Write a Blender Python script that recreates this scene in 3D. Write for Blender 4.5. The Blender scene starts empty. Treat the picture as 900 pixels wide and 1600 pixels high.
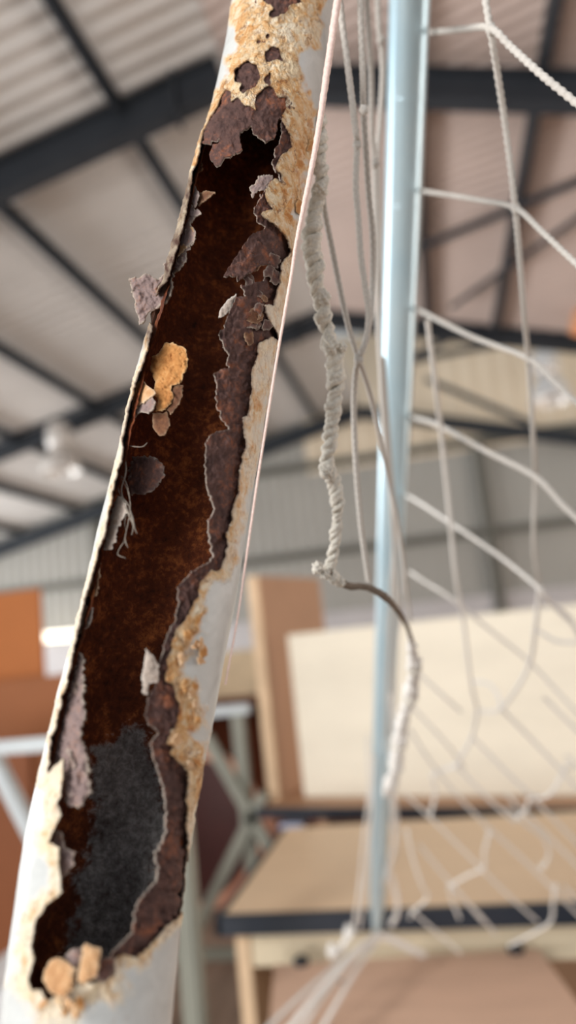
import bpy, bmesh, math, random
import numpy as np
from mathutils import Vector, Matrix
random.seed(4)
C = bpy.context.scene.collection
# ------------------------------------------------------------ camera, light, exposure
F = 1155.5                                   # focal length in pixels of a 900x1600 frame (26 mm on a 36 mm tall frame)
_r = math.radians(6.2); _a, _b = .2078, .1385
_p = math.atan(_a*math.sin(_r) + _b*math.cos(_r))
_v = np.array([_a, -_b, -1.]); _v /= np.linalg.norm(_v)
_u = np.array([-math.sin(_r)*math.cos(_p), math.cos(_r)*math.cos(_p), -math.sin(_p)])
RC = np.array([np.cross(_v, _u), _v, _u]); CP = np.array([0, 0, 1.5])
cam = bpy.data.cameras.new('camera'); co = bpy.data.objects.new('camera', cam); C.objects.link(co)
cam.sensor_fit = 'VERTICAL'; cam.sensor_height = 36; cam.lens = 26; cam.clip_start = .01; cam.clip_end = 200
M4 = Matrix.Identity(4)
for i in range(3):
    for j in range(3): M4[i][j] = RC[i][j]
M4.translation = Vector(CP); co.matrix_world = M4
cam.dof.use_dof = True; cam.dof.focus_distance = .352; cam.dof.aperture_fstop = 3.6
sc = bpy.context.scene; sc.camera = co
sc.view_settings.view_transform = 'Standard'; sc.view_settings.look = 'None'; sc.view_settings.gamma = 1
sc.view_settings.use_curve_mapping = False; sc.view_settings.exposure = -0.22
w = bpy.data.worlds.new('sky'); sc.world = w; w.use_nodes = True
bg = w.node_tree.nodes['Background']; bg.inputs[0].default_value = (.86, .93, 1, 1); bg.inputs[1].default_value = .72
def area(name, loc, target, sx, sy, power, col):
    l = bpy.data.lights.new(name, 'AREA'); l.shape = 'RECTANGLE'; l.size = sx; l.size_y = sy; l.energy = power; l.color = col
    o = bpy.data.objects.new(name, l); C.objects.link(o); o.location = loc
    o.rotation_euler = (Vector(target)-Vector(loc)).to_track_quat('-Z', 'Y').to_euler(); return o
area('interior_side_fill', (-12.5+.4, 7.5, 1.9), (0, 7.5, 4.2), 13, 3.2, 1250, (.95, .98, 1))  # added fill along the solid left wall to brighten the deep interior
area('interior_side_fill', (7.2, 6.5, 1.9), (-2, 6.5, 4.6), 11, 3.2, 480, (1, .92, .86))  # added warm fill along the solid right wall, no door there
area('roof_front_fill', (-3.2, -4.5, .4), (-2.6, 4, 6.2), 4, 2.5, 470, (1, .99, .97))  # added fill from low in front, aimed up at the nearest roof sheets
area('doorway_daylight', (-2.6, -2.3, 3.7), (-.1, .5, 1.5), 1.2, 1.6, 150, (1, .97, .93))

# ------------------------------------------------------------ helpers
def ray(px, py): return RC @ np.array([(px-450)/F, (800-py)/F, -1.])
def at_d(px, py, d): return CP + ray(px, py)*d
def at_y(px, py, Y): q = ray(px, py); return CP + q*(Y/q[1])
def at_z(px, py, Z): q = ray(px, py); return CP + q*((Z-1.5)/q[2])
def proj(P):
    c = (P-CP) @ RC
    return np.stack([450-F*c[..., 0]/c[..., 2], 800+F*c[..., 1]/c[..., 2]], -1), -c[..., 2]
def unproj(px, py, d):
    c = np.stack([(px-450)/F*d, (800-py)/F*d, -d], -1)
    return CP + c @ RC.T
def tag(o, label=None, cat=None, group=None, kind=None):
    if label: o['label'] = label
    if cat: o['category'] = cat
    if group: o['group'] = group
    if kind: o['kind'] = kind
    return o
def link(o, parent=None):
    C.objects.link(o)
    if parent is not None:
        o.parent = parent
        q = parent
        while q.parent: q = q.parent
        if q is parent: o.matrix_parent_inverse = q.matrix_basis.inverted()
    return o
def empty(name, loc, label=None, cat=None, group=None, kind=None):
    o = bpy.data.objects.new(name, None); C.objects.link(o); o.empty_display_size = .05
    o.matrix_basis = Matrix.Translation(Vector([float(x) for x in loc]))
    return tag(o, label, cat, group, kind)
def nmesh(name, V, Q, mat, parent=None, attrs=None, smooth=True):
    V = np.asarray(V, np.float32); Q = np.asarray(Q, np.int32); k = Q.shape[1]
    me = bpy.data.meshes.new(name); me.vertices.add(len(V)); me.vertices.foreach_set('co', V.ravel())
    me.loops.add(Q.size); me.loops.foreach_set('vertex_index', Q.ravel())
    me.polygons.add(len(Q)); me.polygons.foreach_set('loop_start', np.arange(0, Q.size, k, dtype=np.int32))
    me.polygons.foreach_set('use_smooth', np.full(len(Q), smooth))
    me.update(calc_edges=True)
    for n, a in (attrs or {}).items():
        t = me.attributes.new(n, 'FLOAT', 'POINT'); t.data.foreach_set('value', np.asarray(a, np.float32))
    me.materials.append(mat)
    return link(bpy.data.objects.new(name, me), parent)
def bobj(name, bm, mat, parent=None, smooth=False, bevel=0):
    if bevel:
        bmesh.ops.bevel(bm, geom=[e for e in bm.edges], offset=bevel, segments=2, affect='EDGES', clamp_overlap=True)
    bmesh.ops.recalc_face_normals(bm, faces=bm.faces)
    me = bpy.data.meshes.new(name); bm.to_mesh(me); bm.free(); me.materials.append(mat)
    if smooth: me.polygons.foreach_set('use_smooth', [True]*len(me.polygons))
    return link(bpy.data.objects.new(name, me), parent)
def box(bm, a, b):
    vs = [bm.verts.new((x, y, z)) for x in (a[0], b[0]) for y in (a[1], b[1]) for z in (a[2], b[2])]
    for f in ((0, 1, 3, 2), (4, 6, 7, 5), (0, 4, 5, 1), (2, 3, 7, 6), (0, 2, 6, 4), (1, 5, 7, 3)): bm.faces.new([vs[i] for i in f])
def bx(name, a, b, mat, parent=None, bevel=.002):
    bm = bmesh.new(); box(bm, a, b); return bobj(name, bm, mat, parent, bevel=bevel)
def prism(bm, p0, p1, prof, up=(0, 0, 1)):
    p0 = Vector(p0); p1 = Vector(p1); t = (p1-p0).normalized(); up = Vector(up)
    s = t.cross(up).normalized(); n = s.cross(t)
    A = [bm.verts.new(p0+s*x+n*y) for x, y in prof]; B = [bm.verts.new(p1+s*x+n*y) for x, y in prof]
    k = len(prof)
    for i in range(k): bm.faces.new([A[i], A[(i+1) % k], B[(i+1) % k], B[i]])
    bm.faces.new(A[::-1]); bm.faces.new(B)
def rect(wd, h): return [(-wd/2, -h/2), (wd/2, -h/2), (wd/2, h/2), (-wd/2, h/2)]
def bar(name, p0, p1, wd, h, mat, parent=None, bevel=.003, up=(0, 0, 1)):
    bm = bmesh.new(); prism(bm, p0, p1, rect(wd, h), up); return bobj(name, bm, mat, parent, bevel=bevel)
def iprof(wd, h, t=.012, tf=.018):
    return [(-wd/2, -h/2), (wd/2, -h/2), (wd/2, -h/2+tf), (t/2, -h/2+tf), (t/2, h/2-tf), (wd/2, h/2-tf), (wd/2, h/2), (-wd/2, h/2), (-wd/2, h/2-tf), (-t/2, h/2-tf), (-t/2, -h/2+tf), (-wd/2, -h/2+tf)]
def cprof(wd, h, t=.008): return [(-wd/2, -h/2), (wd/2, -h/2), (wd/2, -h/2+t), (-wd/2+t, -h/2+t), (-wd/2+t, h/2-t), (wd/2, h/2-t), (wd/2, h/2), (-wd/2, h/2)]
def lathe(name, prof, loc, mat, parent=None, seg=28):
    bm = bmesh.new(); rings = []
    for r, z in prof: rings.append([bm.verts.new((loc[0]+r*math.cos(2*math.pi*i/seg), loc[1]+r*math.sin(2*math.pi*i/seg), loc[2]+z)) for i in range(seg)])
    for A, B in zip(rings, rings[1:]):
        for i in range(seg): bm.faces.new([A[i], A[(i+1) % seg], B[(i+1) % seg], B[i]])
    return bobj(name, bm, mat, parent, smooth=True)
# numpy noise
def _h(i, j, s):
    n = np.sin(i*127.1+j*311.7+s*74.7)*43758.5453
    return n-np.floor(n)
def vnoise(x, y, s=0):
    i = np.floor(x); j = np.floor(y); fx = x-i; fy = y-j
    fx = fx*fx*(3-2*fx); fy = fy*fy*(3-2*fy)
    a = _h(i, j, s); b = _h(i+1, j, s); c = _h(i, j+1, s); d = _h(i+1, j+1, s)
    return (a+(b-a)*fx)*(1-fy)+(c+(d-c)*fx)*fy
def fbm(x, y, s=0, o=4):
    t = 0; a = .5; n = 0
    for k in range(o): t = t+a*vnoise(x, y, s+k*13); n += a; x = x*2.03+5.1; y = y*2.03+1.7; a *= .5
    return t/n*2-1
def sstep(a, b, x): t = np.clip((x-a)/(b-a), 0, 1); return t*t*(3-2*t)
def sdist(P, poly):
    """signed distance in pixels, negative inside"""
    poly = np.asarray(poly, float); out = np.empty(len(P))
    A = poly; B = np.roll(poly, -1, 0); E = B-A; L = (E*E).sum(1)+1e-9
    for s in range(0, len(P), 20000):
        p = P[s:s+20000, None, :]; d = p-A[None]
        t = np.clip((d*E[None]).sum(2)/L, 0, 1)
        q = d-t[..., None]*E[None]; dist = np.sqrt((q*q).sum(2).min(1))
        c = (A[None, :, 1] > p[..., 1]) != (B[None, :, 1] > p[..., 1])
        with np.errstate(divide='ignore', invalid='ignore'):
            xi = A[None, :, 0]+(p[..., 1]-A[None, :, 1])/np.where(E[None, :, 1] == 0, 1e-9, E[None, :, 1])*E[None, :, 0]
        ins = ((c & (p[..., 0] < xi)).sum(1) % 2) == 1
        out[s:s+20000] = np.where(ins, -dist, dist)
    return out
def catmull(P, n=8):
    P = np.asarray(P, float); Q = np.vstack([2*P[0]-P[1], P, 2*P[-1]-P[-2]]); out = []
    for i in range(1, len(Q)-2):
        t = np.linspace(0, 1, n, endpoint=False)[:, None]
        a, b, c, d = Q[i-1:i+3]
        out.append(.5*((2*b)+(-a+c)*t+(2*a-5*b+4*c-d)*t*t+(-a+3*b-3*c+d)*t**3))
    return np.vstack(out+[P[-1:]])
def resample(P, step):
    L = np.concatenate([[0], np.cumsum(np.linalg.norm(np.diff(P, axis=0), axis=1))]); n = max(int(L[-1]/step), 3)
    s = np.linspace(0, L[-1], n); return np.stack([np.interp(s, L, P[:, k]) for k in range(3)], 1), s
def tube(pts, rad, step, sides=8, braid=.16, pitch=None, rough=0, seed=0, lump=0):
    """vertices and quads of a twisted cord through the points"""
    P, s = resample(catmull(pts), step); n = len(P)
    T = np.gradient(P, axis=0); T /= np.linalg.norm(T, axis=1)[:, None]+1e-12
    U = np.cross(T, [.3, 1, .2]); U /= np.linalg.norm(U, axis=1)[:, None]; W = np.cross(T, U)
    th = np.arange(sides)/sides*2*np.pi
    R = np.interp(np.linspace(0, 1, n), np.linspace(0, 1, len(np.atleast_1d(rad))), np.atleast_1d(rad)) if np.ndim(rad) else np.full(n, rad)
    pitch = pitch or 5*float(np.mean(R))
    m = 1+braid*np.abs(np.sin(np.pi*s[:, None]/pitch+th[None]))+braid*.6*np.abs(np.sin(np.pi*s[:, None]/pitch-th[None]+.7))-braid*.8
    if rough: m = m+rough*fbm(s[:, None]*300+0*th[None], th[None]*1.3+0*s[:, None], seed, 3)
    if lump: m = m*(1+lump*fbm(s*70, s*0, seed+3, 2))[:, None]
    V = P[:, None]+(R[:, None]*m)[..., None]*(np.cos(th)[None, :, None]*U[:, None]+np.sin(th)[None, :, None]*W[:, None])
    V = V.reshape(-1, 3); i = np.arange(n-1)[:, None]*sides; j = np.arange(sides)[None]; k = (j+1) % sides
    Q = np.stack([i+j, i+k, i+sides+k, i+sides+j], -1).reshape(-1, 4)
    # caps as collapsed rings
    V = np.vstack([V, P[:1]-T[:1]*R[0]*.5, P[-1:]+T[-1:]*R[-1]*.5])
    c0 = np.stack([j[0], k[0], np.full(sides, len(V)-2), np.full(sides, len(V)-2)], -1)
    return V, Q, (j[0], k[0], n, sides)
def cord(name, pts, rad, mat, parent=None, step=None, **kw):
    V, Q, _ = tube(pts, rad, step or float(np.mean(rad))*.55, **kw)
    return nmesh(name, V, Q, mat, parent)

# ------------------------------------------------------------ materials
def lin(r, g, b):
    f = lambda c: (c/255/12.92 if c/255 <= .04045 else ((c/255+.055)/1.055)**2.4)
    return (f(r), f(g), f(b), 1)
class Mat:
    def __init__(s, name, rough=.6, spec=.3, metal=0):
        s.m = bpy.data.materials.new(name); s.m.use_nodes = True; s.t = s.m.node_tree
        s.b = s.t.nodes['Principled BSDF']; s.b.inputs['Roughness'].default_value = rough
        s.b.inputs['Specular IOR Level'].default_value = spec; s.b.inputs['Metallic'].default_value = metal
        s.tc = s.n('ShaderNodeTexCoord').outputs['Object']
    def n(s, t): return s.t.nodes.new(t)
    def l(s, a, b): s.t.links.new(a, b)
    def put(s, v, sock):
        if isinstance(v, bpy.types.NodeSocket): s.l(v, sock)
        else: sock.default_value = v
    def noise(s, scale, detail=4, rough=.6, stretch=None, dist=0):
        x = s.n('ShaderNodeTexNoise'); x.inputs['Scale'].default_value = scale; x.inputs['Detail'].default_value = detail
        x.inputs['Roughness'].default_value = rough; x.inputs['Distortion'].default_value = dist; c = s.tc
        if stretch:
            m = s.n('ShaderNodeMapping'); m.inputs['Scale'].default_value = stretch; s.l(c, m.inputs[0]); c = m.outputs[0]
        s.l(c, x.inputs['Vector']); return x.outputs['Fac']
    def attr(s, name):
        a = s.n('ShaderNodeAttribute'); a.attribute_name = name; return a.outputs['Fac']
    def math(s, op, a, b=0., c=0., clamp=False):
        m = s.n('ShaderNodeMath'); m.operation = op; m.use_clamp = clamp
        for v, k in ((a, 0), (b, 1), (c, 2)): s.put(v, m.inputs[k])
        return m.outputs[0]
    def ramp(s, fac, stops):
        r = s.n('ShaderNodeValToRGB'); e = r.color_ramp.elements
        while len(e) < len(stops): e.new(.5)
        for q, (p, c) in zip(e, stops): q.position = p; q.color = c if len(c) == 4 else (*c, 1)
        s.put(fac, r.inputs[0]); return r.outputs[0]
    def mix(s, fac, a, b):
        m = s.n('ShaderNodeMix'); m.data_type = 'RGBA'
        s.put(fac, m.inputs[0]); s.put(a, m.inputs[6]); s.put(b, m.inputs[7]); return m.outputs[2]
    def bump(s, h, strength, dist):
        b = s.n('ShaderNodeBump'); b.inputs['Strength'].default_value = 1; b.inputs['Distance'].default_value = dist
        s.put(strength, b.inputs['Strength']); s.l(h, b.inputs['Height']); s.l(b.outputs[0], s.b.inputs['Normal'])
    def col(s, v): s.put(v, s.b.inputs['Base Color']); return s
def plain(name, c, rough=.6, spec=.3, metal=0, var=.12, scale=8, stretch=None):
    m = Mat(name, rough, spec, metal); c = lin(*c)
    d = tuple(x*(1-var) for x in c[:3])+(1,); e = tuple(min(1, x*(1+var)) for x in c[:3])+(1,)
    m.col(m.ramp(m.noise(scale, 4, .6, stretch), [(.3, d), (.7, e)])); return m.m
M = {}
M['steel'] = plain('dark_painted_steel', (52, 56, 62), .55, .3, scale=3)
M['girt'] = plain('grey_green_steel', (108, 106, 98), .6, .3)
M['roof'] = plain('white_corrugated_steel', (212, 208, 204), .5, .35, scale=.7, var=.08)
M['roof_warm'] = plain('warm_lit_corrugated_steel', (206, 186, 176), .55, .3, scale=.7, var=.08)  # warm light on the right slope put into the sheet colour
m = Mat('translucent_roof_sheet', .5, .3); _t = m.n('ShaderNodeBsdfTranslucent'); _t.inputs[0].default_value = (.9, .88, .84, 1)  # lets sky light through the unseen raised roof on to the gable
_x = m.n('ShaderNodeMixShader'); _x.inputs[0].default_value = .8; m.l(m.b.outputs[0], _x.inputs[1]); m.l(_t.outputs[0], _x.inputs[2]); m.l(_x.outputs[0], m.t.nodes['Material Output'].inputs['Surface']); M['translucent_sheet'] = m.m
M['clad'] = plain('grey_beige_cladding', (176, 173, 166), .6, .3, scale=.5, var=.06)
M['beige'] = plain('beige_cladding', (240, 222, 196), .6, .3, scale=.5, var=.05)
M['block'] = plain('pale_grey_wall_paint', (212, 208, 208), .7, .2, scale=2, var=.05)
M['floor'] = plain('brown_board_floor', (146, 126, 110), .6, .3, scale=3, var=.3, stretch=(8, .6, 1))
M['top'] = plain('pale_beech_laminate', (222, 196, 164), .45, .35, scale=6, var=.05, stretch=(.6, 5, 5))
M['edge'] = plain('dark_blue_black_edging', (26, 34, 46), .45, .4, scale=5)
M['apron'] = plain('cream_laminate', (230, 214, 184), .5, .3, scale=4, var=.04)
M['cream'] = plain('pale_birch_board', (244, 234, 214), .5, .3, scale=3, var=.05, stretch=(.7, 1, 3))
M['tan'] = plain('tan_board', (176, 138, 108), .55, .25, scale=4, var=.05)
M['edge_pale'] = plain('raw_board_edge', (222, 192, 158), .6, .2)
M['ply'] = plain('pinkish_plywood', (216, 182, 158), .55, .3, scale=5, var=.07, stretch=(.7, 4, 1))
M['rubber'] = plain('dark_rubber', (50, 52, 56), .7, .3)
M['frame'] = plain('grey_green_frame_steel', (136, 136, 124), .5, .35, scale=4)
M['frame_blue'] = plain('pale_grey_frame_steel', (190, 196, 198), .4, .4, scale=4)
M['orange'] = plain('orange_brown_board', (186, 112, 58), .5, .3, scale=3, var=.05)
M['brown'] = plain('brown_board', (158, 98, 60), .55, .3, scale=3, var=.08)
M['brown_dark'] = plain('dark_brown_board', (128, 74, 42), .55, .3, scale=3, var=.08)
M['maroon'] = plain('maroon_laminate', (62, 20, 14), .45, .3, scale=5, var=.2)
M['pink'] = plain('salmon_edge', (208, 150, 122), .5, .3)
M['box'] = plain('cream_card', (214, 194, 162), .7, .2)
M['white'] = plain('white_card', (224, 224, 224), .6, .2)
M['bluewhite'] = plain('pale_blue_plastic', (196, 206, 232), .5, .3)
M['darkbox'] = plain('dark_brown_card', (96, 48, 26), .7, .2)
M['lamp'] = plain('lamp_aluminium', (225, 220, 215), .3, .5, .3)
M['amber'] = plain('warm_lit_reflector', (240, 176, 132), .35, .5)  # orange glow of the third lamp put into its reflector colour
M['twine'] = plain('off_white_net_twine', (196, 191, 184), .7, .25, scale=900, var=.14)
M['twine_low'] = plain('grey_white_net_twine', (226, 222, 216), .6, .3, scale=700, var=.1)
M['rope'] = plain('weathered_braided_rope', (218, 213, 202), .8, .2, scale=700, var=.22)
M['cord_dark'] = plain('dirty_grey_cord', (120, 108, 96), .8, .2, scale=500, var=.3)
M['pink_cord'] = plain('pale_pink_cord', (236, 208, 198), .7, .3, scale=900, var=.14)
M['cobweb'] = plain('dusty_cobweb', (136, 126, 116), .9, .1, scale=900, var=.2)
m = Mat('pale_blue_galvanised_tube', .3, .5, .45); m.col(m.ramp(m.noise(14, 5, .6, (1, 1, .4)), [(.3, lin(190, 220, 234)), (.7, lin(208, 232, 242))])); M['pole'] = m.m
m = Mat('lit_fluorescent_tube'); m.col((1, 1, 1, 1)); m.b.inputs['Emission Color'].default_value = (1, .88, .62, 1); m.b.inputs['Emission Strength'].default_value = 2.6; M['lit'] = m.m
# flaking paint over rust; rust is an attribute of the shell
m = Mat('flaking_white_paint_over_rust', .42, .4)
n1 = m.noise(230, 5, .6, dist=.8); n2 = m.noise(80, 5, .6, dist=1.2); n3 = m.noise(1500, 3, .6)
ru = m.attr('rust'); de = m.attr('deep')
fac = m.math('ADD', ru, m.math('MULTIPLY', m.math('SUBTRACT', n2, .5), m.math('MULTIPLY_ADD', ru, 1.1, .12)), clamp=True)
tan = m.ramp(m.math('ADD', m.math('MULTIPLY', m.math('SUBTRACT', n1, .5), 1.5), m.math('ADD', de, m.math('MULTIPLY', m.math('SUBTRACT', n2, .5), .9))), [(0, lin(232, 216, 190)), (.28, lin(220, 182, 134)), (.52, lin(204, 146, 84)), (.75, lin(164, 98, 46)), (1, lin(84, 46, 28))])
paint = m.ramp(n2, [(.3, lin(190, 192, 190)), (.7, lin(206, 208, 206))])
cc = m.mix(m.ramp(fac, [(.15, (0, 0, 0)), (.75, (1, 1, 1))]), paint, tan)
spots = m.ramp(m.noise(260, 2, .5), [(.70, (0, 0, 0)), (.76, (1, 1, 1))])
cc = m.mix(m.math('MULTIPLY', spots, m.math('MULTIPLY_ADD', ru, .5, .12)), cc, lin(140, 92, 52))
vo = m.n('ShaderNodeTexVoronoi'); vo.feature = 'DISTANCE_TO_EDGE'; vo.inputs['Scale'].default_value = 135
wv = m.n('ShaderNodeVectorMath'); wv.operation = 'MULTIPLY_ADD'; m.l(m.tc, wv.inputs[0]); wv.inputs[1].default_value = (1, 1, .62)
nz = m.n('ShaderNodeTexNoise'); nz.inputs['Scale'].default_value = 240; nz.inputs['Detail'].default_value = 4; m.l(m.tc, nz.inputs['Vector'])
sv = m.n('ShaderNodeVectorMath'); sv.operation = 'SCALE'; m.l(nz.outputs['Color'], sv.inputs[0]); sv.inputs['Scale'].default_value = .011; m.l(sv.outputs[0], wv.inputs[2]); m.l(wv.outputs[0], vo.inputs['Vector'])
crack = m.math('MULTIPLY', m.ramp(vo.outputs['Distance'], [(.0, (1, 1, 1)), (.075, (0, 0, 0))]), m.ramp(m.noise(130, 3, .5), [(.46, (0, 0, 0)), (.6, (1, 1, 1))]))
cc = m.mix(m.math('MULTIPLY', crack, m.ramp(ru, [(.4, (0, 0, 0)), (.9, (.85, .85, .85))])), cc, lin(112, 62, 32))
pale = m.ramp(m.noise(75, 4, .55, dist=.8), [(.56, (0, 0, 0)), (.66, (.75, .75, .75))])
cc = m.mix(m.math('MULTIPLY', pale, ru), cc, lin(232, 214, 180))
ed = m.attr('edge'); cc = m.mix(ed, cc, lin(74, 44, 32)); m.col(cc)
m.put(m.math('MULTIPLY_ADD', fac, .35, .36), m.b.inputs['Roughness'])
m.bump(m.math('ADD', m.math('MULTIPLY', vo.outputs['Distance'], 2.2), m.math('ADD', n1, m.math('MULTIPLY', n3, .5))), m.math('MULTIPLY_ADD', fac, .9, .04, clamp=True), .0013); M['shell'] = m.m
def rustmat(name, a, b, c, edgec, sc_=500, rough=.75, bump=.0006, spec=.25):
    m = Mat(name, rough, spec); n1 = m.noise(sc_, 6, .7, dist=.4); n2 = m.noise(sc_*.22, 4, .6); n3 = m.noise(sc_*3.5, 3, .6)
    cc = m.ramp(m.math('ADD', m.math('MULTIPLY', n1, .6), m.math('MULTIPLY', n2, .4)), [(.3, a), (.52, b), (.72, c)])
    cc = m.mix(m.attr('edge'), cc, edgec)
    if name == 'rusted_inner_wall':
        g = m.ramp(m.math('ADD', m.math('MULTIPLY', n1, .7), m.math('MULTIPLY', n2, .3)), [(.32, lin(66, 55, 50)), (.5, lin(124, 120, 118)), (.68, lin(176, 172, 168))])
        cc = m.mix(m.ramp(m.math('ADD', m.attr('grey'), m.math('MULTIPLY', m.math('SUBTRACT', n1, .5), 1.7)), [(.36, (0, 0, 0)), (.72, (1, 1, 1))]), cc, g)
    m.col(cc); m.bump(m.math('ADD', n1, m.math('MULTIPLY', n3, .4)), 1., bump); M[name] = m.m; return m.m
rustmat('dark_rust_plate', lin(52, 36, 35), lin(94, 68, 62), lin(176, 104, 66), lin(176, 164, 152), 250, bump=.0011)
rustmat('rusted_inner_wall', lin(38, 19, 13), lin(112, 56, 30), lin(206, 122, 64), lin(120, 100, 84), 330, bump=.0014)
rustmat('purple_grey_rust', lin(112, 92, 90), lin(150, 130, 126), lin(176, 120, 86), lin(206, 194, 176), 700)
rustmat('orange_rust_flake', lin(150, 92, 46), lin(192, 134, 76), lin(220, 172, 116), lin(226, 196, 150), 420)
rustmat('tan_paint_flake', lin(170, 116, 74), lin(204, 158, 112), lin(226, 198, 164), lin(234, 214, 186), 360, .5)
rustmat('brown_rust_flake', lin(70, 44, 34), lin(112, 74, 52), lin(150, 102, 66), lin(190, 160, 130), 600)
rustmat('pale_grey_flake', lin(150, 134, 122), lin(188, 172, 160), lin(208, 182, 160), lin(232, 224, 214), 700)

# ------------------------------------------------------------ the setting
RX, RZ, SL, SR = -1.2, 6.4, .22, .30          # ridge, left and right slopes of the sheeting
XL, XR, YE = -12.5, 7.5, 16.0
def roof_z(x): return RZ-(SL*(RX-x) if x < RX else SR*(x-RX))
fl = bx('floor', (XL, -9, -.15), (XR, YE+.3, 0), M['floor'], bevel=0); tag(fl, kind='structure')
ceiling = tag(empty('ceiling', (RX, 6, RZ)), kind='structure')
def corrugated(name, p0, p1, along, pitch, n, depth, mat, parent, nrm, skew=0, sub=3):
    """trapezoidal sheet from p0 to p1 with n ribs stacked in the direction along"""
    p0 = np.array(p0, float); p1 = np.array(p1, float); a = np.array(along, float); nr = np.array(nrm, float)
    prof = []
    for i in range(n):
        for u, h in ((0, 0), (.12, 0), (.42, 1), (.62, 1), (.92, 0)): prof.append(((i+u)*pitch, h*depth))
    prof.append((n*pitch, 0)); V = []
    for u, h in prof: V += [p0+a*u+nr*h, p1+a*u+nr*h]
    k = len(prof); V = np.array(V)
    top = V+nr*.0015
    Q = [[2*i, 2*i+2, 2*i+3, 2*i+1] for i in range(k-1)]
    return nmesh(name, V, Q, mat, parent, smooth=False)
PIT = .2; NR = 5
first = None
for k in range(18):                            # left slope
    y = -1.2+k*PIT*NR
    if first is None: first = corrugated('roof_sheet', (RX, y, RZ), (XL, y, roof_z(XL)), (0, 1, 0), PIT, NR, .055, M['roof'], ceiling, (0, 0, 1))
    else: o = first.copy(); link(o, ceiling); o.location = (0, k*PIT*NR, 0)
for k in range(21):                            # right slope, laid askew and cut off at the raised bay
    y = -1.2+k*.96
    o = corrugated('roof_sheet', (RX, y, RZ), (XR, y-.73*(XR-RX), roof_z(XR)), (0, 1, 0), .16, 6, .03, M['roof_warm'], ceiling, (0, 0, 1))
    bm = bmesh.new(); bm.from_mesh(o.data)
    for yy, nn in ((11.2, 1), (-1.2, -1)): bmesh.ops.bisect_plane(bm, geom=bm.verts[:]+bm.edges[:]+bm.faces[:], plane_co=(0, yy, 0), plane_no=(0, nn, 0), clear_outer=True)
    if not bm.faces: bpy.data.objects.remove(o)
    else: bm.to_mesh(o.data)
    bm.free()
PURL = [-2.13, -3.58, -5.08, -6.55, -8.0, -9.5, -11, .37, 1.33, 2.8, 4.3, 5.8]
for x in PURL:
    bm = bmesh.new(); z = roof_z(x)-.075
    prism(bm, (x, -1.2, z), (x, YE if x < 0 else 11.3, z), cprof(.07, .15)); bobj('purlin', bm, M['steel'], ceiling)
for Y in (5.5, 11.0, 15.8):
    gap = {5.5: .04, 11.0: -.02, 15.8: .17}[Y]
    d = .34 if Y < 6 else .32; zc = lambda x: roof_z(x)-gap-d/2
    L = bmesh.new(); prism(L, (XL, Y, zc(XL)), (RX, Y, zc(RX)), iprof(.16, d)); r = bobj('rafter', L, M['steel'], ceiling)
    for x in (RX-.42,):
        bm = bmesh.new(); prism(bm, (x-.015, Y, zc(x)-.0), (x+.015, Y, zc(x)+.0), rect(.2, d+.12)); bobj('splice_plate', bm, M['steel'], r)
    d2 = d-.06; dz = .09 if Y < 6 else 0; L = bmesh.new(); prism(L, (RX, Y, zc(RX)-dz*.6), (XR, Y, zc(XR)+.03-dz), iprof(.16, d2)); bobj('rafter', L, M['steel'], ceiling)
def onroof(px, py, dz):                       # a point on the underside of the right slope
    q = ray(px, py); n = np.array([SR, 0, 1.]); return CP+q*((RZ+SR*RX-dz-n@CP)/(n@q))
for a, b, t in (((640, 394), (930, 272), .06), ((705, 480), (930, 322), .045)):
    bar('roof_brace', onroof(*a, .2), onroof(*b, .2), t, t, M['steel'], ceiling, 0)
for a, b in (((625, 566), (850, 526)), ((640, 560), (760, 500)), ((665, 592), (830, 662))):
    bar('roof_brace', at_y(*a, 14.5), at_y(*b, 14.5), .1, .1, M['steel'], ceiling, 0)
# unseen raised bay roof on the right, made translucent to brighten the beige gable
corrugated('raised_roof_sheet', (-1.6, 11.2, 7.9), (XR, 11.2, 7.6), (0, 1, 0), PIT, 26, .035, M['translucent_sheet'], ceiling, (0, 0, 1))
wall_back = tag(empty('wall_back', (-2, YE+.1, 0)), kind='structure')
def wall_sheet(x0, x1, z0, z1, y, mat, pitch=.25):
    n = max(1, int(round((x1-x0)/pitch)))
    return corrugated('wall_sheet', (x0, y, z0), (x0, y, z1), (1, 0, 0), (x1-x0)/n, n, -.035, mat, wall_back, (0, 1, 0))
x = XL
while x < XR:
    x1 = min(x+2.0, XR)
    top = max(roof_z(x), roof_z(x1)); wall_sheet(x, x1, 1.75, top if x1 <= -1.4 else 4.9, YE+.12, M['clad'])
    if x1 > -1.4: wall_sheet(max(x, -2.6), x1, 4.9, 8.0, YE+.12, M['beige'], .4)
    x = x1
bx('lower_wall', (XL, YE+.0, 0), (XR, YE+.2, 1.78), M['block'], wall_back, .01)
bx('wall_coping', (XL, YE-.1, 1.72), (XR, YE+.2, 1.80), M['block'], wall_back, .01)
for z, y in ((5.06, YE), (3.1, YE)):
    bar('girt', (XL, y-.02, z), (XR, y-.02, z), .1, .17, M['girt'], wall_back, 0)
for x in (1.21, -7.6): bar('column', (x, YE-.05, 0), (x, YE-.05, 4.95), .2, .2, M['girt'], wall_back, 0, up=(0, 1, 0))
wl = bx('wall_left', (XL-.2, -1.2, 0), (XL, YE, roof_z(XL)+.1), M['clad'], bevel=0); tag(wl, kind='structure')
wr = bx('wall_right', (XR, -1.2, 0), (XR+.2, YE, 8.0), M['beige'], bevel=0); tag(wr, kind='structure')

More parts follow.
